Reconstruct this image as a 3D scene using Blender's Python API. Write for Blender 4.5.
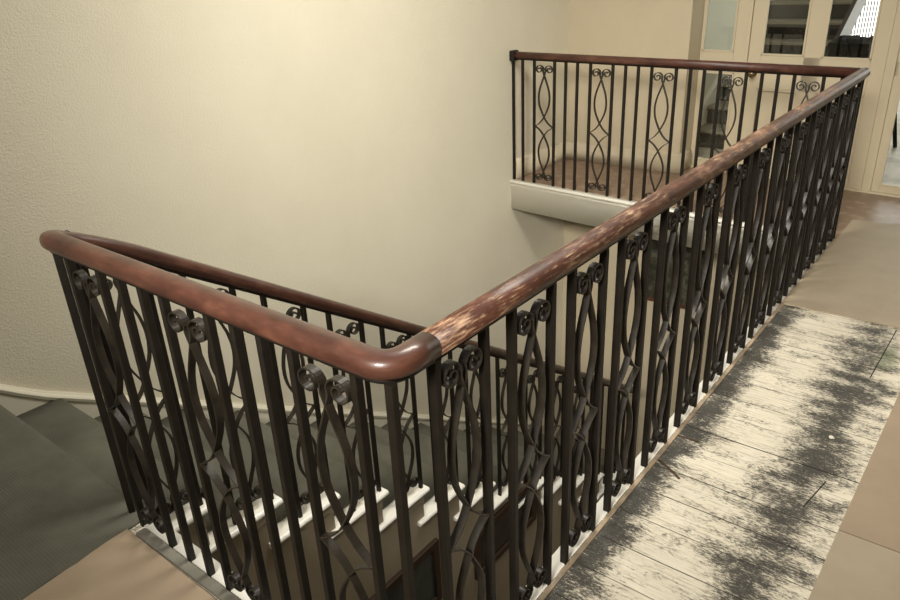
import bpy, bmesh, math, random
from mathutils import Vector, Matrix
random.seed(7)
S = bpy.context.scene
for o in list(bpy.data.objects): bpy.data.objects.remove(o)
COL = S.collection

# ------------------------------------------------------------------ camera
cd = bpy.data.cameras.new('camera'); cam = bpy.data.objects.new('camera', cd); COL.objects.link(cam)
R_ = Vector((0.78575349, 0.61689289, -0.04510667)); U_ = Vector((-0.22696443, 0.35539116, 0.90674377)); F_ = Vector((-0.5753943, 0.70223948, -0.41926259))
M = Matrix((R_, U_, -F_)).transposed().to_4x4(); M.translation = Vector((0.7559, -0.7518, 1.5468))
cam.matrix_world = M
cd.sensor_width = 36; cd.lens = 28.92; cd.clip_start = .05; cd.clip_end = 200
S.camera = cam
# ------------------------------------------------------------------ world, light, exposure
w = bpy.data.worlds.new('world'); S.world = w; w.use_nodes = True
bg = w.node_tree.nodes['Background']; bg.inputs[0].default_value = (1.0, .955, .85, 1); bg.inputs[1].default_value = .30
def area(name, loc, target, sx, sy, power, col):
    l = bpy.data.lights.new(name, 'AREA'); l.shape = 'RECTANGLE'; l.size = sx; l.size_y = sy; l.energy = power; l.color = col
    o = bpy.data.objects.new(name, l); COL.objects.link(o); o.location = loc
    o.rotation_euler = (Vector(target) - Vector(loc)).to_track_quat('-Z', 'Y').to_euler(); return o
area('skylight', (-.75, 1.85, 2.75), (-1.35, 2.3, 0), .9, 1.0, 70, (1.0, .955, .85))
fl = area('front_fill_light', (.5, -2.3, 2.7), (-1.5, 3.65, -.5), .8, .7, 28, (1.0, .955, .86)); fl.data.spread = math.radians(50)  # fill added behind the camera to brighten the far landing edge, not a window
area('lower_fill_light', (1.9, 1.5, -1.3), (-1.0, 4.7, -1.25), 1.1, 1.1, 6, (1.0, .95, .84))  # unseen fill added in the lower storey to lift its back wall
S.view_settings.view_transform = 'Standard'; S.view_settings.look = 'None'; S.view_settings.gamma = 1
S.view_settings.use_curve_mapping = False; S.view_settings.exposure = 0.2

# ------------------------------------------------------------------ materials
def mat(name, col, rough=.6, metal=0, bump=None, vary=None, spec=.5, coat=0):
    m = bpy.data.materials.new(name); m.use_nodes = True; nt = m.node_tree; n = nt.nodes; L = nt.links
    b = n['Principled BSDF']; b.inputs['Base Color'].default_value = (*col, 1); b.inputs['Roughness'].default_value = rough
    b.inputs['Metallic'].default_value = metal; b.inputs['Specular IOR Level'].default_value = spec; b.inputs['Coat Weight'].default_value = coat
    tc = n.new('ShaderNodeTexCoord')
    if vary:   # (scale, colour2, low, high, detail)
        sc, c2, lo, hi = vary[:4]
        t = n.new('ShaderNodeTexNoise'); t.inputs['Scale'].default_value = sc; t.inputs['Detail'].default_value = 6; t.inputs['Roughness'].default_value = .65
        L.new(tc.outputs['Object'], t.inputs['Vector'])
        r = n.new('ShaderNodeValToRGB'); r.color_ramp.elements[0].position = lo; r.color_ramp.elements[1].position = hi
        r.color_ramp.elements[0].color = (*col, 1); r.color_ramp.elements[1].color = (*c2, 1)
        L.new(t.outputs[0], r.inputs[0]); L.new(r.outputs[0], b.inputs['Base Color'])
    if bump:   # (scale, strength, distance)
        t = n.new('ShaderNodeTexNoise'); t.inputs['Scale'].default_value = bump[0]; t.inputs['Detail'].default_value = 3
        L.new(tc.outputs['Object'], t.inputs['Vector'])
        u = n.new('ShaderNodeBump'); u.inputs['Strength'].default_value = bump[1]; u.inputs['Distance'].default_value = bump[2]
        L.new(t.outputs[0], u.inputs['Height']); L.new(u.outputs[0], b.inputs['Normal'])
    return m
def N(nt, t, **k):
    n = nt.nodes.new(t)
    for a, v in k.items(): setattr(n, a, v)
    return n
def math_(nt, op, a, b=None, c=None, clamp=False):
    n = N(nt, 'ShaderNodeMath', operation=op); n.use_clamp = clamp
    for i, v in enumerate((a, b, c)):
        if v is None: continue
        if isinstance(v, (int, float)): n.inputs[i].default_value = v
        else: nt.links.new(v, n.inputs[i])
    return n.outputs[0]
def noise(nt, vec, scale, detail=5, rough=.6):
    n = N(nt, 'ShaderNodeTexNoise'); n.inputs['Scale'].default_value = scale; n.inputs['Detail'].default_value = detail; n.inputs['Roughness'].default_value = rough
    nt.links.new(vec, n.inputs['Vector']); return n.outputs[0]
def mapping(nt, src, scale, loc=(0, 0, 0)):
    n = N(nt, 'ShaderNodeMapping'); n.inputs['Scale'].default_value = scale; n.inputs['Location'].default_value = loc
    nt.links.new(src, n.inputs['Vector']); return n.outputs[0]
def ramp(nt, fac, stops):
    r = N(nt, 'ShaderNodeValToRGB'); e = r.color_ramp.elements
    while len(e) < len(stops): e.new(.5)
    for i, (p, c) in enumerate(stops): e[i].position = p; e[i].color = (*c, 1)
    nt.links.new(fac, r.inputs[0]); return r.outputs[0]
def mixc(nt, fac, a, b):
    m = N(nt, 'ShaderNodeMix', data_type='RGBA')
    for i, v in ((0, fac), (6, a), (7, b)):
        if isinstance(v, (int, float)): m.inputs[i].default_value = v
        elif isinstance(v, tuple): m.inputs[i].default_value = (*v, 1)
        else: nt.links.new(v, m.inputs[i])
    return m.outputs[2]

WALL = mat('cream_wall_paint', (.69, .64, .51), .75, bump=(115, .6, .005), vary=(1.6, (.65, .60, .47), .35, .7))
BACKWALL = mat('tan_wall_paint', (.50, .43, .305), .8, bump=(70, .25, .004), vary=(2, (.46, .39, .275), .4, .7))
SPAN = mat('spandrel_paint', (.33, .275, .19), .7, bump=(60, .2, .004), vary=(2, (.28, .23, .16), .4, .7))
WHITE = mat('white_gloss_paint', (.90, .875, .80), .32, bump=(30, .08, .004), vary=(14, (.80, .76, .65), .6, .85))
STRING = mat('cream_string_paint', (.72, .68, .55), .45, bump=(30, .1, .004))
FRAME = mat('cream_joinery_paint', (.54, .465, .33), .5, bump=(25, .1, .003), vary=(5, (.54, .46, .33), .45, .7))
IRON = mat('dark_painted_iron', (.008, .006, .004), .5, bump=(140, .25, .002), vary=(9, (.015, .0115, .008), .4, .7), spec=.25)
STRIP = mat('worn_scroll_iron', (.012, .009, .006), .42, bump=(120, .25, .002), vary=(22, (.030, .024, .017), .4, .75), spec=.45)
BOARD = mat('beige_hardboard', (.385, .295, .205), .6, bump=(60, .12, .003), vary=(2.6, (.32, .245, .17), .35, .7))
BOARD2 = mat('light_hardboard', (.40, .33, .235), .6, bump=(60, .12, .003), vary=(3.1, (.34, .275, .195), .35, .7))
LINO = mat('brown_speckled_lino', (.20, .13, .088), .4, bump=(22, .2, .004), vary=(11, (.42, .34, .25), .5, .82))
HALLFLOOR = mat('pale_hall_lino', (.62, .58, .50), .5, vary=(3, (.34, .31, .26), .45, .65))
DARKWOOD = mat('dark_hall_tread', (.018, .015, .012), .6, vary=(40, (.11, .10, .085), .58, .75))
GREYCARPET = mat('grey_tread_paint', (.26, .24, .19), .7)
REDWOOD = mat('reddish_frame_wood', (.085, .035, .02), .4, bump=(30, .15, .003))
BROWNWOOD = mat('brown_frame_wood', (.035, .018, .010), .42, bump=(30, .15, .003))
BLACK = mat('black_plastic', (.006, .006, .006), .8, spec=.1)
BRASS = mat('dull_brass', (.22, .16, .09), .35, metal=.9)
LOWFLOOR = mat('lower_floor_lino', (.16, .13, .095), .6, vary=(3, (.12, .10, .07), .4, .7))
HALLWALL = mat('pale_hall_wall', (.68, .68, .58), .8)
DEBRIS = mat('old_plaster_crumb', (.75, .70, .58), .8)
LEAF = mat('dry_splinter', (.07, .04, .022), .6)

# carpet: grey green with a fine woven rib
CARPET = mat('grey_green_carpet', (.067, .071, .055), .95, spec=.1)
nt = CARPET.node_tree; b = nt.nodes['Principled BSDF']; tc = nt.nodes['Texture Coordinate']
wv = N(nt, 'ShaderNodeTexWave', bands_direction='Y'); wv.inputs['Scale'].default_value = 34; wv.inputs['Distortion'].default_value = .6
wx = N(nt, 'ShaderNodeTexWave', bands_direction='X'); wx.inputs['Scale'].default_value = 38; wx.inputs['Distortion'].default_value = .6
nt.links.new(tc.outputs['Object'], wv.inputs['Vector']); nt.links.new(tc.outputs['Object'], wx.inputs['Vector'])
big = noise(nt, tc.outputs['Object'], 3.2, 4)
rib = math_(nt, 'MULTIPLY', wv.outputs[1], wx.outputs[1])
c = ramp(nt, big, [(.35, (.100, .098, .077)), (.7, (.150, .145, .115))])
c = mixc(nt, math_(nt, 'MULTIPLY', rib, .3), c, (.21, .205, .165)); nt.links.new(c, b.inputs['Base Color'])
bu = N(nt, 'ShaderNodeBump'); bu.inputs['Strength'].default_value = .5; bu.inputs['Distance'].default_value = .003
nt.links.new(math_(nt, 'ADD', rib, noise(nt, tc.outputs['Object'], 300, 2)), bu.inputs['Height']); nt.links.new(bu.outputs[0], b.inputs['Normal'])

# handrail: varnished mahogany, grain along u (metres), worn where w is high
def rail_mat(name, wear):
    m = mat(name, (.1, .04, .02), .3, coat=.0, spec=.4); nt = m.node_tree; b = nt.nodes['Principled BSDF']
    uv = N(nt, 'ShaderNodeUVMap').outputs[0]
    g1 = noise(nt, mapping(nt, uv, (4, 9, 1)), 1.6, 6, .65)
    g2 = noise(nt, mapping(nt, uv, (9, 60, 1)), 2.0, 5, .7)
    blot = noise(nt, mapping(nt, uv, (3.5, 2, 1), (3, 1, 0)), 1.1, 4, .6)
    base = ramp(nt, g1, [(.3, (.024, .009, .006)), (.52, (.066, .025, .016)), (.75, (.135, .057, .035))])
    k = math_(nt, 'ADD', math_(nt, 'MULTIPLY', g2, .62), math_(nt, 'MULTIPLY', blot, .5))
    s = N(nt, 'ShaderNodeMapRange'); s.inputs['From Min'].default_value = .72 - wear; s.inputs['From Max'].default_value = .82 - wear * .6
    nt.links.new(k, s.inputs['Value'])
    c = mixc(nt, s.outputs[0], base, ramp(nt, g2, [(.35, (.20, .10, .06)), (.7, (.46, .31, .19))]))
    nt.links.new(c, b.inputs['Base Color'])
    nt.links.new(math_(nt, 'MULTIPLY_ADD', s.outputs[0], .2, .40), b.inputs['Roughness'])
    bu = N(nt, 'ShaderNodeBump'); bu.inputs['Strength'].default_value = .25; bu.inputs['Distance'].default_value = .002
    nt.links.new(k, bu.inputs['Height']); nt.links.new(bu.outputs[0], b.inputs['Normal'])
    return m
RAIL_A = rail_mat('mahogany_varnished', -.01); RAIL_A.node_tree.nodes['Principled BSDF'].inputs['Coat Weight'].default_value = .35; RAIL_A.node_tree.nodes['Principled BSDF'].inputs['Coat Roughness'].default_value = .14; RAIL_B = rail_mat('mahogany_worn', .17); RAIL_C = rail_mat('mahogany_dark', -.2); RAIL_D = rail_mat('mahogany_dull', -.14)

# bare floorboards with peeling dark paint (boards run along X)
BOARDS = mat('peeling_floorboards', (.5, .4, .3), .6); nt = BOARDS.node_tree; b = nt.nodes['Principled BSDF']; L = nt.links
oc = nt.nodes['Texture Coordinate'].outputs['Object']; sx = N(nt, 'ShaderNodeSeparateXYZ'); L.new(oc, sx.inputs[0]); X, Y = sx.outputs[0], sx.outputs[1]
grain = noise(nt, mapping(nt, oc, (7, 95, 1)), 1.3, 6, .7)
big = noise(nt, mapping(nt, oc, (3.4, 6.5, 1)), 1.5, 8, .72)
fine = noise(nt, mapping(nt, oc, (34, 95, 1)), 1.7, 8, .8)
bare = ramp(nt, grain, [(.30, (.42, .36, .27)), (.46, (.78, .71, .57)), (.75, (.90, .85, .72))])
spk = ramp(nt, fine, [(.35, (.022, .021, .017)), (.55, (.065, .06, .05)), (.68, (.34, .31, .25))])
# paint survives beside the balusters and along the hardboard edge
left = math_(nt, 'SUBTRACT', 1.0, math_(nt, 'MULTIPLY', math_(nt, 'ABSOLUTE', math_(nt, 'SUBTRACT', X, .045)), 1 / .10), clamp=True)
right = math_(nt, 'SUBTRACT', 1.0, math_(nt, 'MULTIPLY', math_(nt, 'ABSOLUTE', math_(nt, 'SUBTRACT', X, .44)), 1 / .19), clamp=True)
bias = math_(nt, 'MAXIMUM', math_(nt, 'MULTIPLY', left, 1.35), right)
kk = math_(nt, 'ADD', math_(nt, 'ADD', math_(nt, 'MULTIPLY', big, .62), math_(nt, 'MULTIPLY', fine, .74)), math_(nt, 'MULTIPLY', bias, .13))
mr = N(nt, 'ShaderNodeMapRange'); mr.inputs['From Min'].default_value = .715; mr.inputs['From Max'].default_value = .80; L.new(kk, mr.inputs['Value'])
c = mixc(nt, mr.outputs[0], bare, spk)
# a little green stain
gx = math_(nt, 'MULTIPLY', math_(nt, 'SUBTRACT', X, .515), 22); gy = math_(nt, 'MULTIPLY', math_(nt, 'SUBTRACT', Y, 2.36), 6.5)
gd = math_(nt, 'ADD', math_(nt, 'POWER', math_(nt, 'ABSOLUTE', gx), 2.0), math_(nt, 'POWER', math_(nt, 'ABSOLUTE', gy), 2.0))
gm = math_(nt, 'MULTIPLY', math_(nt, 'SUBTRACT', 1.0, gd, clamp=True), .6)
c = mixc(nt, gm, c, (.14, .19, .08))
L.new(c, b.inputs['Base Color'])
L.new(math_(nt, 'MULTIPLY_ADD', mr.outputs[0], -.15, .7), b.inputs['Roughness'])
bu = N(nt, 'ShaderNodeBump'); bu.inputs['Strength'].default_value = .6; bu.inputs['Distance'].default_value = .003
L.new(math_(nt, 'ADD', math_(nt, 'ADD', grain, fine), mr.outputs[0]), bu.inputs['Height']); L.new(bu.outputs[0], b.inputs['Normal'])

# glazing: clear, with a reflection
def glass(name, tint, haze=0):
    m = bpy.data.materials.new(name); m.use_nodes = True; nt = m.node_tree; nt.nodes.clear()
    o = N(nt, 'ShaderNodeOutputMaterial'); t = N(nt, 'ShaderNodeBsdfTransparent'); t.inputs[0].default_value = (*tint, 1)
    g = N(nt, 'ShaderNodeBsdfGlossy'); g.inputs['Roughness'].default_value = .02; g.inputs[0].default_value = (1, 1, 1, 1)
    f = N(nt, 'ShaderNodeFresnel'); f.inputs[0].default_value = 1.5
    mx = N(nt, 'ShaderNodeMixShader'); nt.links.new(f.outputs[0], mx.inputs[0]); nt.links.new(t.outputs[0], mx.inputs[1]); nt.links.new(g.outputs[0], mx.inputs[2])
    last = mx
    if haze:
        d = N(nt, 'ShaderNodeBsdfDiffuse'); d.inputs[0].default_value = (.75, .75, .66, 1)
        m2 = N(nt, 'ShaderNodeMixShader'); m2.inputs[0].default_value = haze
        nt.links.new(mx.outputs[0], m2.inputs[1]); nt.links.new(d.outputs[0], m2.inputs[2]); last = m2
    nt.links.new(last.outputs[0], o.inputs[0]); return m
GLASS = glass('clear_glass', (.95, .96, .93)); DUSTY = glass('dusty_glass', (.93, .95, .92), .16)
def mottled(name, stops, scale):
    m = mat(name, stops[0][1], .12, spec=.6); nt = m.node_tree; b = nt.nodes['Principled BSDF']
    n_ = noise(nt, nt.nodes['Texture Coordinate'].outputs['Object'], scale, 7, .75)
    nt.links.new(ramp(nt, n_, stops), b.inputs['Base Color']); return m
PIC_A = mottled('dark_landscape_print', [(.3, (.012, .014, .010)), (.5, (.045, .045, .03)), (.6, (.10, .10, .075)), (.72, (.13, .03, .02))], 9)
PIC_B = mottled('grey_green_print', [(.35, (.035, .042, .036)), (.6, (.055, .062, .052)), (.8, (.12, .12, .09))], 5)
PIC_C = mottled('dark_brown_print', [(.35, (.014, .011, .008)), (.7, (.045, .035, .024))], 6)

# ------------------------------------------------------------------ helpers
def link(name, bm, m, parent=None, smooth=False, bevel=0):
    me = bpy.data.meshes.new(name); bmesh.ops.recalc_face_normals(bm, faces=bm.faces[:]); bm.to_mesh(me); bm.free(); me.materials.append(m)
    if smooth:
        for p in me.polygons: p.use_smooth = True
    o = bpy.data.objects.new(name, me); COL.objects.link(o)
    if parent: o.parent = parent
    if bevel:
        md = o.modifiers.new('bevel', 'BEVEL'); md.width = bevel; md.segments = 3; md.limit_method = 'ANGLE'; md.harden_normals = False
    return o
def box(bm, x0, x1, y0, y1, z0, z1, f=None):
    v = [bm.verts.new(f((x, y, z)) if f else (x, y, z)) for x in (x0, x1) for y in (y0, y1) for z in (z0, z1)]
    for q in ((0, 1, 3, 2), (4, 6, 7, 5), (0, 4, 5, 1), (2, 3, 7, 6), (0, 2, 6, 4), (1, 5, 7, 3)): bm.faces.new([v[i] for i in q])
def boxes(*l, f=None):
    bm = bmesh.new()
    for a in l: box(bm, *a, f=f)
    return bm
def prism(pts, a0, a1, axis='z', f=None, bm=None):
    bm = bm or bmesh.new()
    def P(u, v, a):
        q = {'z': (u, v, a), 'x': (a, u, v), 'y': (u, a, v)}[axis]; return f(q) if f else q
    A = [bm.verts.new(P(u, v, a0)) for u, v in pts]; B = [bm.verts.new(P(u, v, a1)) for u, v in pts]
    bm.faces.new(A[::-1]); bm.faces.new(B); n = len(pts)
    for i in range(n): bm.faces.new([A[i], A[(i + 1) % n], B[(i + 1) % n], B[i]])
    return bm
def struct(name, bm, m, **k):
    o = link(name, bm, m, **k); o['kind'] = 'structure'; return o
def tag(o, label, cat, group=None):
    o['label'] = label; o['category'] = cat
    if group: o['group'] = group
    return o
def empty(name, loc, label=None, cat=None, group=None, kind=None):
    o = bpy.data.objects.new(name, None); o.empty_display_size = .1; COL.objects.link(o); o.location = loc
    if label: tag(o, label, cat, group)
    if kind: o['kind'] = kind
    return o
def sweep(path, prof, bm=None, cap=True, up=Vector((0, 0, 1)), uv=True):
    """sweep closed profile [(side, up)] along a 3-D path, mitred, with uv = metres along, 0..1 around"""
    bm = bm or bmesh.new(); lay = bm.loops.layers.uv.verify() if uv else None
    P = [Vector(p) for p in path]; n = len(P); rings = []; d = [0]
    for i in range(1, n): d.append(d[-1] + (P[i] - P[i - 1]).length)
    for i in range(n):
        a = (P[i] - P[i - 1]).normalized() if i else None; b_ = (P[i + 1] - P[i]).normalized() if i < n - 1 else None
        t = (a + b_).normalized() if a and b_ else (a or b_)
        s = t.cross(up).normalized(); u = s.cross(t).normalized()
        k = 1 / max(.35, t.dot(b_ if b_ else a))
        rings.append([bm.verts.new(P[i] + s * (x * k) + u * y) for x, y in prof])
    m = len(prof)
    for i in range(n - 1):
        for j in range(m):
            f = bm.faces.new([rings[i][j], rings[i][(j + 1) % m], rings[i + 1][(j + 1) % m], rings[i + 1][j]]); f.smooth = True
            if uv:
                for lp, (du, dv) in zip(f.loops, ((d[i], j / m), (d[i], (j + 1) / m), (d[i + 1], (j + 1) / m), (d[i + 1], j / m))): lp[lay].uv = (du, dv * .18)
    if cap: bm.faces.new(rings[0]); bm.faces.new(rings[-1][::-1])
    return bm
def fillet(P, r, n=8):
    """round the inner corners of a polyline"""
    P = [Vector(p) for p in P]; out = [P[0]]
    for i in range(1, len(P) - 1):
        a = (P[i - 1] - P[i]); b_ = (P[i + 1] - P[i]); rr = min(r if isinstance(r, (int, float)) else r[i - 1], a.length * .49, b_.length * .49)
        p0 = P[i] + a.normalized() * rr; p1 = P[i] + b_.normalized() * rr
        for k in range(n + 1):
            t = k / n; out.append(p0 * (1 - t) ** 2 + P[i] * 2 * t * (1 - t) + p1 * t * t)
    out.append(P[-1]); return out

# ------------------------------------------------------------------ key dimensions
WX = lambda y: -2.50 + .038 * y            # face of the long left wall
G, RISE, NY0 = .292, .1775, -.004           # stair going, rise, first nosing
ny = lambda k: NY0 + G * k
tz = lambda k: -RISE * k
QY = 3.7226; T = .0735; CT, ST = math.cos(T), math.sin(T); LQ = 2.36
qpt = lambda s, z=0, off=0: Vector((-s * CT + off * ST, QY + s * ST + off * CT, z))
LOW = -RISE * 16
NT = 14

# ------------------------------------------------------------------ structure: walls and floors
bm = prism([(WX(-2.6), -2.6), (WX(4.69), 4.69), (WX(4.69) - .2, 4.69), (WX(-2.6) - .2, -2.6)], LOW, 3.2)
struct('wall_left', bm, WALL)
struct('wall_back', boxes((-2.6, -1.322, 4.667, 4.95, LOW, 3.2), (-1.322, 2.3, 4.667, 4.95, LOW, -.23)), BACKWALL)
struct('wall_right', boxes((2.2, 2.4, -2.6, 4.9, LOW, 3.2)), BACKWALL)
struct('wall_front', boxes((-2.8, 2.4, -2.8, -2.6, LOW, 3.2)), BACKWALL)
# landing slab around the well
bm = boxes((-1.26, 2.2, -2.6, .005, -.25, 0), (-.005, 2.2, .005, QY, -.25, 0))
prism([(WX(-2.6), -2.6), (-1.26, -2.6), (-1.26, -.03), (WX(-.03), -.03)], -.21, 0, bm=bm)
struct('floor', bm, BOARDS)
# grooves between the floorboards: thin dark gaps
bm = bmesh.new(); ys = [-.9 + .1335 * i for i in range(28)]
a_, b2 = qpt(2.37), qpt(-2.2)
bm = prism([(a_.x, a_.y), (0, QY), (2.2, QY), (2.2, 4.93), (-1.33, 4.93), (-1.33, 4.667), (-2.33, 4.667)], -.225, 0)
struct('floor', bm, LINO)
struct('floor', boxes((-2.6, 2.2, -2.6, 4.7, LOW - .2, LOW)), LOWFLOOR)
# painted board edge and nosing round the well
nose = [(-.018, -.03), (.02, -.03), (.03, -.022), (.034, -.012), (.03, -.002), (.022, .003), (-.018, .003)]
bm = bmesh.new()
sweep([(-1.25, .012, 0), (-.012, .012, 0), (-.012, QY - .012, 0), tuple(qpt(2.352, 0, -.012))], [(-x, z) for x, z in nose], bm, uv=False)
struct('trim_1', bm, WHITE)
bm = bmesh.new()
sweep([(-1.25, .018, -.03), (-.018, .018, -.03), (-.018, QY - .018, -.03), tuple(qpt(2.355, -.03, -.018))], [(.012, -.205), (-.006, -.205), (-.006, -.035), (-.016, -.025), (-.018, -.003), (-.018, 0), (.012, 0)], bm, uv=False)
struct('trim_2', bm, WHITE)
# soffit + lower enclosing walls
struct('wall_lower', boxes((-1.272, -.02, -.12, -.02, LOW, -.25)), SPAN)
# skirtings
sk = [(0, 0), (.022, 0), (.022, .105), (.016, .115), (.016, .13), (.006, .15), (0, .15)]
bm = sweep([(WX(3.93), 3.93, 0), (WX(4.667), 4.667, 0), (-1.322, 4.667, 0), (-1.322, 4.88, 0)], sk, uv=False)
struct('baseboard_back', bm, FRAME)
# spandrel under the flight, cut to the steps
pts = [(NY0 - .03, LOW), (NY0 - .03, -.215)]
for k in range(1, NT + 1):
    pts += [(ny(k - 1) - .03, tz(k) - .034), (ny(k) - .03, tz(k) - .034)]
pts += [(ny(NT) - .03, LOW)]
pts[1] = (NY0 - .03, tz(1) - .034)
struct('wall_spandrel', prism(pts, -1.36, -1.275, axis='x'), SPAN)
# wall string with moulding, easing into the landing skirting
def strz(y): return .042 - .595 * y
sy = [-2.6, -.35, -.12, 0, .09, .17, .26] + [.4 + .3 * i for i in range(14)]
def stz(y):
    if y >= .26: return strz(y)
    t = max(0, min(1, (y + .35) / .61)); t = t * t * (3 - 2 * t); return .12 * (1 - t) + t * strz(max(y, .0))
bm = bmesh.new(); rings = []
for y in sy:
    x = WX(y); z = stz(y); zb = max(LOW, min(z - .06, tz(max(0, math.floor(y / G)) + 1) - .5)) if y > -.1 else 0.0
    pr = [(x, zb), (x + .028, zb), (x + .028, z - .045), (x + .036, z - .038), (x + .040, z - .022), (x + .034, z - .012), (x + .022, z - .008), (x + .018, z), (x, z)]
    rings.append([bm.verts.new((px, y, pz)) for px, pz in pr])
for a, b_ in zip(rings, rings[1:]):
    for j in range(9): bm.faces.new([a[j], a[(j + 1) % 9], b_[(j + 1) % 9], b_[j]])
bm.faces.new(rings[0]); bm.faces.new(rings[-1][::-1])
struct('baseboard_left', bm, STRING)

# ------------------------------------------------------------------ floor coverings
def sheet(pts, z0, z1, m, label, cat='hardboard sheet', name='hardboard_sheet'):
    o = link(name, prism(pts, z0, z1), m, bevel=.001); tag(o, label, cat); return o
sheet([(-1.168, -.045), (-1.168, -.055), (-1.113, -.70), (-1.003, -2.0), (.05, -2.0), (.05, -.30), (-.02, -.055)], .0, .006, BOARD, 'beige hardboard sheet on the near landing, between the green carpet and the short balustrade')
sheet([(.585, 1.19), (2.19, 1.19), (2.19, 2.62), (.605, 2.62)], .0, .006, BOARD, 'long brown-beige hardboard sheet at the right edge beside the peeling floorboards')
sheet([(.555, -2.0), (2.19, -2.0), (2.19, 1.186), (.585, 1.186)], .0, .006, BOARD2, 'lighter hardboard sheet in the bottom right corner')
sheet([(.022, 2.665), (.51, 2.68), (2.19, 2.69), (2.19, 4.42), (.022, 4.12)], .0, .006, BOARD2, 'large hardboard sheet beyond the peeling floorboards, in front of the glazed door')
# grey batten strip in front of the short balustrade
tag(link('floor_batten', boxes((-1.12, .0, -.043, -.012, 0, .010)), mat('grey_batten_paint', (.17, .16, .13), .8, bump=(60, .4, .004), vary=(20, (.26, .24, .2), .45, .7)), bevel=.002), 'narrow grey batten under the near short balustrade, along the hardboard edge', 'batten')
tag(link('floor_batten', boxes((.010, .025, .03, QY - .02, 0, .005)), mat('tan_batten_paint', (.36, .27, .18), .7, bump=(60, .4, .004), vary=(14, (.15, .13, .1), .45, .7)), bevel=.002), 'narrow tan batten running along the foot of the long balustrade', 'batten')

# floorboard joints, laid as thin flat dark strips standing in for open gaps
JOINTDARK = mat('dark_board_joints', (.018, .014, .010), .9)
bm = bmesh.new()
joints = []
yy = -.95
while yy < 2.66:
    joints.append(yy); yy += .1345 + random.uniform(-.004, .004)
for y in joints:
    wd = .0045 if abs(y - 1.39) < .07 else random.choice((.0014, .0020, .0030))
    x = .035; yo = y
    while x < .60:
        x2 = min(x + .14, .60); yn = y + random.uniform(-.0012, .0012)
        v = [bm.verts.new(p) for p in ((x, yo - wd / 2, .0006), (x2, yn - wd / 2, .0006), (x2, yn + wd / 2, .0006), (x, yo + wd / 2, .0006))]
        bm.faces.new(v); x, yo = x2, yn
for x0, y0, x1, y1 in ((.485, 2.155, .497, 2.655), (.475, 1.24, .50, 1.40)):
    v = [bm.verts.new(p) for p in ((x0, y0, .0007), (x0 + .004, y0, .0007), (x1 + .004, y1, .0007), (x1, y1, .0007))]; bm.faces.new(v)
j = struct('trim_3', bm, JOINTDARK)

# landing carpet, with its bound ragged right edge
bm = bmesh.new(); e = []
ya = [.03 - i * .06 for i in range(40)]
for i, y in enumerate(ya): e.append((-1.175 + .085 * max(0, -y) + random.uniform(-.004, .004), y))
top = [(WX(.0) + .03, .0)] ; 
def strip_mesh(bm, secs):
    rr = []
    for s_ in secs: rr.append([bm.verts.new(p) for p in s_])
    for a, b_ in zip(rr, rr[1:]):
        for q in range(len(a) - 1): bm.faces.new([a[q], a[q + 1], b_[q + 1], b_[q]])
secs = []
for x, y in e[::-1]:
    if y > -.035: continue
    xl = WX(y) + .03
    secs.append([(xl + (x - xl) * t / 6, y, .009) for t in range(7)] + [(x + .004, y, .005), (x + .005, y, .0005)])
x0 = secs[-1][6][0]
for (y, z) in [(-.03, .009), (.018, .009), (.031, .007), (.039, .001), (.042, -.010), (.039, -.022), (.030, -.032), (.015, -.042), (-.004, -.06), (-.016, tz(1) + .014)]:
    xl = WX(y) + .03; xe = x0 if z > -.001 else -1.262
    secs.append([(xl + (xe - xl) * t / 6, y, z) for t in range(7)] + [(xe + .004, y, z - (.004 if z > -.001 else 0)), (xe + .005, y, z - (.0085 if z > -.001 else 0))])
strip_mesh(bm, secs)
o = link('landing_carpet', bm, CARPET, smooth=True); tag(o, 'dark grey-green ribbed carpet on the near landing at the head of the stairs', 'carpet')
md = o.modifiers.new('s', 'SOLIDIFY'); md.thickness = .007; md.offset = -1

# stair carpet
bm = bmesh.new(); secs = []
for k in range(1, NT + 1):
    z = tz(k); yb = ny(k - 1) - .016; yf = ny(k) + (.022 if k == 1 else .008)
    for (y, zz) in [(yb, z + .03), (yb + .003, z + .014), (yb + .014, z + .009), ((yb + yf) / 2, z + .009), (yf - .004, z + .010), (yf + .007, z + .006), (yf + .014, z - .003), (yf + .015, z - .015), (yf + .009, z - .030), (yf - .006, z - .038), (yf - .016, z - .055)]:
        xl = WX(y) + .030; xe = -1.334
        secs.append([(xl + (xe - xl) * t / 8, y, zz) for t in range(9)])
strip_mesh(bm, secs)
o = link('stair_carpet', bm, CARPET, smooth=True); tag(o, 'grey-green carpet runner laid over the descending steps', 'carpet')
md = o.modifiers.new('s', 'SOLIDIFY'); md.thickness = .006; md.offset = -1

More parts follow.
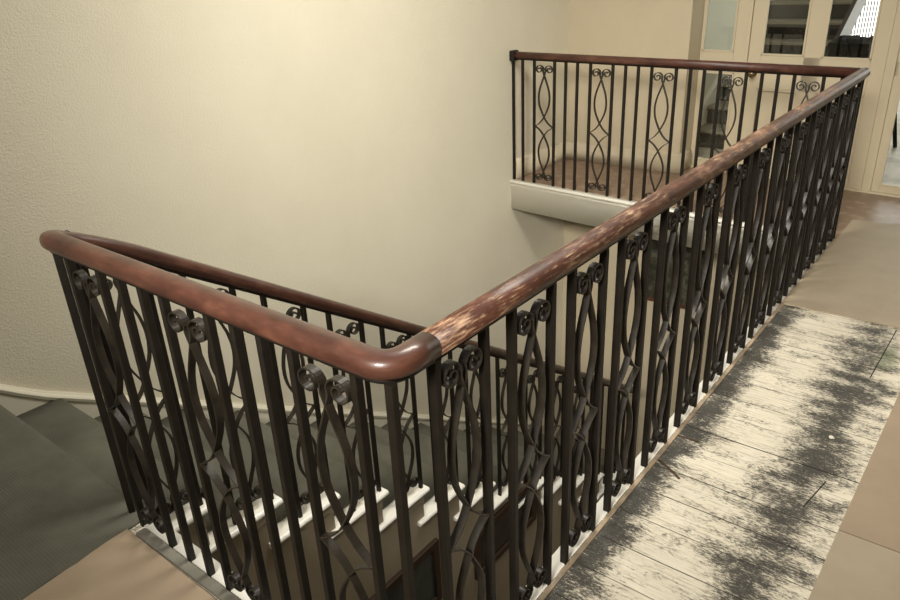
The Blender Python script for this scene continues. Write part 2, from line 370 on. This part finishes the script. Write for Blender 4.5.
# ------------------------------------------------------------------ staircase
st = empty('staircase', (-1.85, 0, 0), 'painted wooden staircase descending beside the long cream wall, white tread ends with brackets', 'staircase')
def part(name, bm, m, **k):
    o = link(name, bm, m, **k); o.parent = st; o.matrix_parent_inverse = Matrix.Translation((1.85, 0, 0)); return o
for k in range(1, NT + 1):
    z = tz(k); yb, yf = ny(k - 1), ny(k)
    bm = boxes((WX(yb) + .028, -1.34, yb - .028, yf - .002, z - .032, z))
    tr = part('tread', bm, WHITE)
    rn = [(-1.338, z - .028), (-1.262, z - .028), (-1.254, z - .024), (-1.250, z - .014), (-1.254, z - .004), (-1.262, z), (-1.338, z)]
    o = link('return_nosing', prism(rn, yb - .085, yf + .004, axis='y'), WHITE, bevel=.004); o.parent = tr
    o['label'] = 'white gloss tread end'
    part('riser', boxes((WX(yb) + .028, -1.30, yb - .030, yb - .018, z, tz(k - 1) - .034)), STRING)
    # shaped bracket below the return
    yb2 = yf - .03
    br = [(yb2, z - .03), (yb2, z - .085), (yb2 - .012, z - .082), (yb2 - .03, z - .07), (yb2 - .05, z - .066), (yb2 - .08, z - .074), (yb2 - .11, z - .078), (yb2 - .14, z - .066), (yb2 - .165, z - .05), (yb2 - .20, z - .046), (yb2 - .25, z - .044), (yb2 - .29, z - .038), (yb2 - .30, z - .03)]
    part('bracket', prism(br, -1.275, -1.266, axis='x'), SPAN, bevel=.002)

# ------------------------------------------------------------------ balustrade
bal = empty('balustrade', (0, 0, 0), 'wrought iron stairwell balustrade with scroll panels and a mahogany handrail, continuous round the open well', 'balustrade')
RZ = .932
rp = []
for i in range(28):
    a = 2 * math.pi * i / 28; x = math.cos(a); z = math.sin(a)
    x_ = .0295 * (abs(x) ** .85) * (1 if x > 0 else -1); z_ = (.0255 if z > 0 else .0235) * (abs(z) ** .8) * (1 if z > 0 else -1)
    rp.append((x_, z_))
srz = lambda y: .962 - .646 * y
XS = -1.29
def dens(P, step=.12):
    out = [Vector(P[0])]
    for a, b_ in zip(P, P[1:]):
        a = Vector(a); b_ = Vector(b_); n = max(1, int((b_ - a).length / step))
        out += [a + (b_ - a) * i / n for i in range(1, n + 1)]
    return out
near = fillet([(0, .105, RZ), (0, 0, RZ), (-1.29, 0, RZ), (-1.29, .20, srz(.20)), (-1.29, 4.05, srz(4.05))], [.066, .125, .10], 14)
o = link('handrail', sweep(near, rp), RAIL_A, bal); o['label'] = 'varnished handrail rounding the near corner and turning down the stairs'; core = [(-.013, -.030), (.013, -.030), (.013, -.022), (-.013, -.022)]; link('rail_core', sweep(near, core, uv=False), IRON, o)
longp = dens([(0, .1058, RZ), (0, QY + .02, RZ)], .3)
o = link('handrail', sweep(longp, rp), RAIL_B, bal); o['label'] = 'worn scratched handrail along the landing'; link('rail_core', sweep(longp, core, uv=False), IRON, o)
o = link('handrail', sweep([qpt(.025, RZ), qpt(1.2, RZ), qpt(LQ, RZ)], rp), RAIL_C, bal); o['label'] = 'dark handrail across the far end'; link('rail_core', sweep([qpt(.02, RZ), qpt(LQ, RZ)], core, uv=False), IRON, o); far_rail = o
e_ = qpt(2.352, RZ)
link('end_bracket', boxes((e_.x - .006, e_.x + .035, e_.y - .036, e_.y + .036, RZ - .038, RZ + .034)), IRON, far_rail, bevel=.008)

BT = .906
def bar_mesh(h, name='baluster'):
    bm = boxes((-.010, .010, -.008, .008, 0, h)); bmesh.ops.bevel(bm, geom=[e for e in bm.edges if abs(e.verts[0].co.z - e.verts[1].co.z) > .1], offset=.0015, segments=1, affect='EDGES')
    me = bpy.data.meshes.new(name); bm.to_mesh(me); bm.free(); me.materials.append(IRON); return me
# scroll panel in (u,z): two crossing flat strips above, two below
def catmull(P, n=8):
    out = []
    Q = [P[0]] + P + [P[-1]]
    for i in range(1, len(Q) - 2):
        p0, p1, p2, p3 = Q[i - 1], Q[i], Q[i + 1], Q[i + 2]
        for k in range(n):
            t = k / n
            out.append(tuple(.5 * ((2 * p1[c]) + (-p0[c] + p2[c]) * t + (2 * p0[c] - 5 * p1[c] + 4 * p2[c] - p3[c]) * t * t + (-p0[c] + 3 * p1[c] - 3 * p2[c] + p3[c]) * t ** 3) for c in (0, 1)))
    out.append(P[-1]); return out
def strand():
    c = (-.0375, .843); pts = []; n = 34; th0 = math.radians(-25); turns = 1.45 * 2 * math.pi
    for i in range(n + 1):
        t = i / n; r = .0245 * (1 - t) ** .8 + .0075; th = th0 + turns * t
        pts.append((c[0] + r * math.cos(th), c[1] + r * math.sin(th)))
    pts = pts[::-1]
    stem = catmull([pts[-3], pts[-1], (.001, .800), (.016, .760), (.035, .705), (.0435, .645), (.035, .58), (.0, .503), (-.030, .462), (-.062, .437), (-.0725, .431)], 6)
    return pts[:-3] + stem
def panel_mesh(h0, h1, half, name='scroll_panel', dep=.0095, th=.0020):
    """strips as ribbons; h0..h1 panel height, half = half clear width"""
    bm = bmesh.new(); A = strand(); sx_ = half / .0725
    zmap_t = lambda z: h0 + (h1 - h0) * z / .88
    for mir in (1, -1):
        for low in (0, 1):
            P = []
            for u, z in A:
                if low: z = (.862 - z) * 1.0 + .0; z = .431 - (.431 - z) * .925
                P.append((u * mir * sx_, zmap_t(z)))
            off = .0006 * mir
            n = len(P); R2 = []
            for i in range(n):
                a = P[max(0, i - 1)]; b_ = P[min(n - 1, i + 1)]; dx, dz = b_[0] - a[0], b_[1] - a[1]; l = math.hypot(dx, dz) or 1; nx, nz = -dz / l, dx / l
                u, z = P[i]
                R2.append([bm.verts.new((s1 * dep + off, u + nx * s2 * th, z + nz * s2 * th)) for s1, s2 in ((-1, -1), (1, -1), (1, 1), (-1, 1))])
            for a, b_ in zip(R2, R2[1:]):
                for j in range(4): bm.faces.new([a[j], a[(j + 1) % 4], b_[(j + 1) % 4], b_[j]])
            bm.faces.new(R2[0]); bm.faces.new(R2[-1][::-1])
            # boss in the eye of the scroll
            cx, cz = P[0]
            seg = 10; c0 = [bm.verts.new((-dep, cx + .004 * math.cos(2 * math.pi * q / seg), cz + .004 * math.sin(2 * math.pi * q / seg))) for q in range(seg)]
            c1 = [bm.verts.new((dep, v.co.y, v.co.z)) for v in c0]
            bm.faces.new(c0); bm.faces.new(c1)
            for q in range(seg): bm.faces.new([c0[q], c0[(q + 1) % seg], c1[(q + 1) % seg], c1[q]])
    bmesh.ops.recalc_face_normals(bm, faces=bm.faces[:])
    me = bpy.data.meshes.new(name); bm.to_mesh(me); bm.free(); me.materials.append(STRIP); return me
BAR = bar_mesh(BT); SC = panel_mesh(.012, .880, .074)
def place(me, loc, rz, sy=1, name=None):
    o = bpy.data.objects.new(me.name.split('.')[0], me); COL.objects.link(o); o.parent = bal; o.location = loc; o.rotation_euler = (0, 0, rz); o.scale = (1, sy, 1); return o
# long side, y direction
starts = [.115, .369, .622, .882, 1.150, 1.425, 1.700, 1.972, 2.240, 2.505, 2.765, 3.020, 3.268, 3.508]
for i, y in enumerate(starts):
    wd = .155 if i == 0 else .160
    for yy in (y, y + wd): place(BAR, (0, yy, 0), 0)
    place(SC, (0, y + wd / 2, 0), 0, (wd / 2 - .008) / .074)
place(BAR, (0, 0, 0), 0); place(BAR, (0, QY, 0), 0)
# near short side, x direction
for x in (-.085, -.257, -.35, -.437, -.527, -.700, -.79, -.886, -.982, -1.143): place(BAR, (x, 0, 0), math.pi / 2)
for a, b_ in ((-.085, -.257), (-.527, -.700), (-.982, -1.143)): place(SC, ((a + b_) / 2, 0, 0), math.pi / 2, (abs(a - b_) / 2 - .008) / .074)
# far side
far = [.098, .191, .347, .436, .527, .619, .777, .876, .964, 1.059, 1.226, 1.321, 1.414, 1.509, 1.681, 1.786, 1.881, 1.976, 2.152, 2.257, 2.343]
for s in far: place(BAR, qpt(s), math.pi / 2 - T)
for a, b_ in ((.191, .347), (.619, .777), (1.059, 1.226), (1.509, 1.681), (1.976, 2.152)): place(SC, qpt((a + b_) / 2), math.pi / 2 - T, ((b_ - a) / 2 - .008) / .074)
# turn of the rail and the stair flight
bm_first = bar_mesh(.925); place(bm_first, (-1.222, .006, 0), math.radians(60)); 
for k in range(1, NT + 1):
    ya_, yb_ = ny(k - 1) + .096, ny(k) - .024
    for y in (ya_, yb_):
        if y > 4.02: continue
        h = srz(y) - .018 - tz(k)
        place(bar_mesh(h), (XS, y, tz(k)), 0)
    if yb_ > 4.02: continue
    ym = (ya_ + yb_) / 2; h = srz(ym) - tz(k)
    place(panel_mesh(.02, h - .068, .074), (XS, ym, tz(k)), 0, (G - .12 - .016) / 2 / .074)
place(bar_mesh(.935), (-1.285, .068, -.010), 0)

# ------------------------------------------------------------------ glazed partition at the far end
D0 = Vector((-1.33, 4.905, 0)); DX = Vector((.99653, -.08315, 0)); DN = Vector((.08315, .99653, 0))
def pf(q):
    s, t, z = q; v = D0 + DX * s + DN * t; return (v.x, v.y, z)
def pbox(*l): return boxes(*l, f=pf)
DT = .05
# fixed frame posts and head
struct('trim_4', pbox((-.11, -.06, -.03, .09, 0, 2.3), (.345, .372, -.012, .07, 0, 2.3), (1.272, 1.330, -.008, .07, 0, 2.3), (3.4, 3.5, -.01, .07, 0, 2.3), (-.11, 3.5, -.012, .07, 2.12, 2.3)), FRAME, bevel=.003)
struct('wall_partition', pbox((-.11, 3.5, -.01, .09, 2.3, 3.2)), BACKWALL)
struct('trim_5', pbox((-.10, 3.4, -.03, .06, -.02, .012)), FRAME, bevel=.003)
def glazed(name, s0, s1, panes, solids, bead=.012):
    """joinery leaf with real openings: stiles and rails are solids; beads round each pane"""
    root = struct(name, pbox(*[(a, b_, 0, DT, c, d) for a, b_, c, d in solids]), FRAME, bevel=.003)
    for (a, b_, c, d, g) in panes:
        bd = pbox((a, a + bead, -.004, .010, c, d), (b_ - bead, b_, -.004, .010, c, d), (a, b_, -.004, .010, c, c + bead), (a, b_, -.004, .010, d - bead, d))
        link('glazing_bead', bd, FRAME, root); link('pane', pbox((a, b_, .022, .026, c, d)), g, root)
    return root
glazed('window_1', -.06, .345, [(.045, .285, .065, .735, GLASS), (.02, .262, .88, 2.02, DUSTY)],
       [(-.06, .045, .012, .735), (.285, .345, .012, .735), (-.06, .02, .735, 2.12), (.262, .345, .735, 2.12), (.045, .285, .012, .065), (.02, .262, .735, .88), (.02, .262, 2.02, 2.12)])
dr = glazed('door_1', .374, 1.27, [(.462, .757, .868, 1.95, GLASS), (.872, 1.180, .862, 1.95, GLASS)],
       [(.374, .462, .012, 2.11), (1.180, 1.27, .012, 2.11), (.757, .872, .19, 1.95), (.462, 1.18, .635, .865), (.462, 1.18, .012, .19), (.462, 1.18, 1.95, 2.11)])
link('door_panel', pbox((.462, .757, .016, .036, .19, .635), (.872, 1.18, .016, .036, .19, .635)), FRAME, dr)
bm = bmesh.new()
for a, b_ in ((.462, .757), (.872, 1.18)):
    for q in ((a, b_, .0, .014, .623, .635), (a, b_, .0, .014, .19, .202), (a, a + .012, .0, .014, .19, .635), (b_ - .012, b_, .0, .014, .19, .635)): box(bm, *q, f=pf)
link('panel_moulding', bm, FRAME, dr)
bm = bmesh.new(); kp = [(0, 0), (.022, 0), (.022, -.006), (.010, -.010), (.009, -.030), (.020, -.038), (.026, -.052), (.020, -.066), (.0, -.070)]
rr = []
for r, t in kp: rr.append([bm.verts.new(pf((.432 + r * math.cos(2 * math.pi * i / 20), t, .742 + r * math.sin(2 * math.pi * i / 20)))) for i in range(20)])
for a, b_ in zip(rr, rr[1:]):
    for i in range(20): bm.faces.new([a[i], a[(i + 1) % 20], b_[(i + 1) % 20], b_[i]])
bmesh.ops.remove_doubles(bm, verts=bm.verts[:], dist=1e-5)
o = link('door_knob', bm, BRASS, dr, smooth=True); o['label'] = 'dull brass round knob'
glazed('window_2', 1.33, 2.4, [(1.375, 2.1, .058, .775, GLASS), (1.350, 2.1, .865, 2.02, GLASS)],
       [(1.33, 1.375, .012, .775), (1.33, 1.35, .775, 2.12), (2.1, 3.4, .012, 2.12), (1.375, 2.1, .012, .058), (1.33, 2.1, .775, .865), (1.33, 2.1, 2.02, 2.12)])

# ------------------------------------------------------------------ hall beyond the glass
struct('floor', boxes((-2.0, 2.4, 4.955, 9.6, -.2, -.002)), HALLFLOOR)
struct('wall_hall', boxes((-1.9, -1.58, 4.955, 9.6, 0, 3.2)), HALLWALL)
hs = empty('hall_staircase', (-1.1, 5.5, 0), 'dark painted staircase with pale string going up behind the glazed door', 'staircase')
def hpart(name, bm, m, **k):
    o = link(name, bm, m, **k); o.parent = hs; o.matrix_parent_inverse = Matrix.Translation((1.1, -5.5, 0)); return o
HR, HG, HY = .155, .27, 5.56
for k in range(1, 12):
    z = HR * k; y = HY + HG * (k - 1)
    hpart('riser', boxes((-1.545, -.79, y, y + .02, z - HR, z - .03)), DARKWOOD)
    hpart('tread', boxes((-1.545, -.79, y - .028, y + HG + .01, z - .03, z)), GREYCARPET, bevel=.006)
    hpart('nosing_strip', boxes((-1.545, -.79, y - .032, y - .004, z - .034, z - .024)), BROWNWOOD)
def hstring(x0, x1, m, lift):
    return hpart('string', prism([(HY - .05, 0), (HY + .22, 0), (HY + HG * 11, HR * 11 - .15), (HY + HG * 11, HR * 11 + lift), (HY - .05, .10 + lift * .5)], x0, x1, axis='x'), m)
hstring(-1.58, -1.545, WHITE, .20); hstring(-.79, -.755, BROWNWOOD, .10)
scr = empty('bar_screen', (-1.07, 8.9, 0), 'screen of thin dark vertical bars against the bright window behind the glazed door', 'screen')
inv = Matrix.Translation((1.07, -8.9, 0))
for i in range(15):
    x = -1.28 + i * .0295; o = link('bar', boxes((x - .005, x + .005, 8.895, 8.905, .0, 2.2)), BROWNWOOD); o.parent = scr; o.matrix_parent_inverse = inv
o = link('screen_rail', boxes((-1.29, -.855, 8.89, 8.91, 2.2, 2.23)), BROWNWOOD); o.parent = scr; o.matrix_parent_inverse = inv
bx = empty('storage_bin', (-.56, 6.3, 0), 'black ribbed bin with a lumpy lid standing beside the hall staircase', 'bin')
bm = boxes((-.695, -.41, 6.13, 6.5, 0, .80))
for i in range(5): box(bm, -.685 + i * .064, -.66 + i * .066, 6.118, 6.13, .02, .78)
o = link('bin_body', bm, BLACK); o.parent = bx; o.matrix_parent_inverse = Matrix.Translation((.56, -6.3, 0))
bm = bmesh.new(); g = []
for i in range(13):
    g.append([bm.verts.new((-.705 + .305 * i / 12, 6.11 + .41 * jx / 6, .83 + (.0 if jx in (0, 6) or i in (0, 12) else random.uniform(.005, .035)))) for jx in range(7)])
for a, b_ in zip(g, g[1:]):
    for q in range(6): bm.faces.new([a[q], a[q + 1], b_[q + 1], b_[q]])
r = bmesh.ops.extrude_face_region(bm, geom=bm.faces[:]); 
for v in [v for v in r['geom'] if isinstance(v, bmesh.types.BMVert)]: v.co.z = .795
o = link('bin_lid', bm, BLACK); o.parent = bx; o.matrix_parent_inverse = Matrix.Translation((.56, -6.3, 0))
DAY = bpy.data.materials.new('overcast_daylight'); DAY.use_nodes = True; nt = DAY.node_tree; nt.nodes.clear()
em = N(nt, 'ShaderNodeEmission'); em.inputs[0].default_value = (1, .985, .94, 1); em.inputs[1].default_value = 2.6; ou = N(nt, 'ShaderNodeOutputMaterial'); nt.links.new(em.outputs[0], ou.inputs[0])
wr = struct('window_3', boxes((-1.6, 2.4, 9.5, 9.6, -.002, .25), (-1.6, 2.4, 9.5, 9.6, 3.0, 3.2), (-1.6, -1.5, 9.5, 9.6, .25, 3.0), (2.3, 2.4, 9.5, 9.6, .25, 3.0), (.36, .42, 9.5, 9.6, .25, 3.0)), FRAME)
link('pane', boxes((-1.5, .36, 9.55, 9.56, .25, 3.0), (.42, 2.3, 9.55, 9.56, .25, 3.0)), DAY, wr)
struct('wall_hall', boxes((2.4, 2.5, 4.955, 9.6, 0, 3.2)), HALLWALL)
tag(link('leaning_rod', sweep([(-.09, 6.25, 0), (-.16, 6.20, .4), (-.24, 6.15, .8)], [(-.012, -.012), (.012, -.012), (.012, .012), (-.012, .012)], uv=False), BLACK), 'thin dark rod standing on the pale floor behind the right glass pane', 'rod')

# ------------------------------------------------------------------ framed pictures down in the well
def picture(name, label, rect, axis, at, m, fm, fw, nrm, open_top=False):
    """rect = (u0,u1,z0,z1) on a wall plane; nrm = direction out of the wall"""
    u0, u1, z0, z1 = rect; d = .025 * nrm
    def q(a, b_, c, e, t0, t1): return (at + min(t0, t1), at + max(t0, t1), a, b_, c, e) if axis == 'x' else (a, b_, at + min(t0, t1), at + max(t0, t1), c, e)
    root = empty(name, (at, (u0 + u1) / 2, z0) if axis == 'x' else ((u0 + u1) / 2, at, z0), label, 'picture', 'framed pictures hung in the stairwell')
    inv = Matrix.Translation(root.location).inverted()
    for nme, bm_, mm in (('picture_frame', boxes(q(u0, u1, z1 - fw, z1, 0, d), q(u0, u1, z0, z0 + fw, 0, d), q(u0, u0 + fw, z0 + fw, z1 - fw, 0, d), q(u1 - fw, u1, z0 + fw, z1 - fw, 0, d)), fm), ('print', boxes(q(u0 + fw, u1 - fw, z0 + fw, z1 - fw, 0, d * .4)), m)):
        o = link(nme, bm_, mm, bevel=.003 if nme == 'picture_frame' else 0); o.parent = root; o.matrix_parent_inverse = inv
picture('framed_picture', 'brown framed grey-green picture on the wall under the stairs, seen low through the corner balusters', (.80, 1.50, -1.70, -1.265), 'x', -1.275, PIC_B, BROWNWOOD, .045, 1)
picture('framed_picture', 'small dark brown framed picture under the stairs, right of the grey-green one', (1.83, 2.50, -1.85, -1.50), 'x', -1.275, PIC_C, BROWNWOOD, .04, 1)
picture('framed_picture', 'large red-brown framed dark picture on the lower back wall under the white landing edge', (-1.55, -1.0, -1.13, -.54), 'y', 4.667, PIC_A, REDWOOD, .035, -1)

# ------------------------------------------------------------------ small debris
def crumb(name, x, y, z, s, m, label, cat, group):
    bm = bmesh.new(); bmesh.ops.create_icosphere(bm, subdivisions=2, radius=1)
    for v in bm.verts: v.co = Vector((v.co.x * s * random.uniform(.7, 1.3), v.co.y * s * random.uniform(.7, 1.3), max(0, v.co.z + .3) * s * .5))
    o = link(name, bm, m); o.location = (x, y, z); tag(o, label, cat, group)
crumb('plaster_crumb', .225, 2.15, .0, .012, DEBRIS, 'small white plaster crumb in the middle of the far floorboards', 'crumb', None)
crumb('plaster_crumb', .46, 1.66, .0, .009, DEBRIS, 'small white plaster crumb on the dark paint near the hardboard edge', 'crumb', None)
crumb('plaster_crumb', -.62, -.215, .006, .016, DEBRIS, 'pale plaster smear on the near beige hardboard', 'crumb', None)
def splinter(x, y, a, l, label):
    d = Vector((math.cos(a), math.sin(a), 0)) * l / 2; p = Vector((x, y, .002))
    o = link('wood_splinter', sweep([p - d, p - d * .2 + Vector((0, .001, .002)), p + d], [(-.005, -.002), (.004, -.002), (.002, .002), (-.003, .001)], uv=False), LEAF); tag(o, label, 'splinter')
splinter(.055, 1.375, .1, .09, 'dark wood splinter across the first open board joint beside the long balustrade')
splinter(.075, 1.18, 2.6, .11, 'dark curled splinter lying nearer, beside the baluster foot on the floorboards')
bpy.context.view_layer.update()
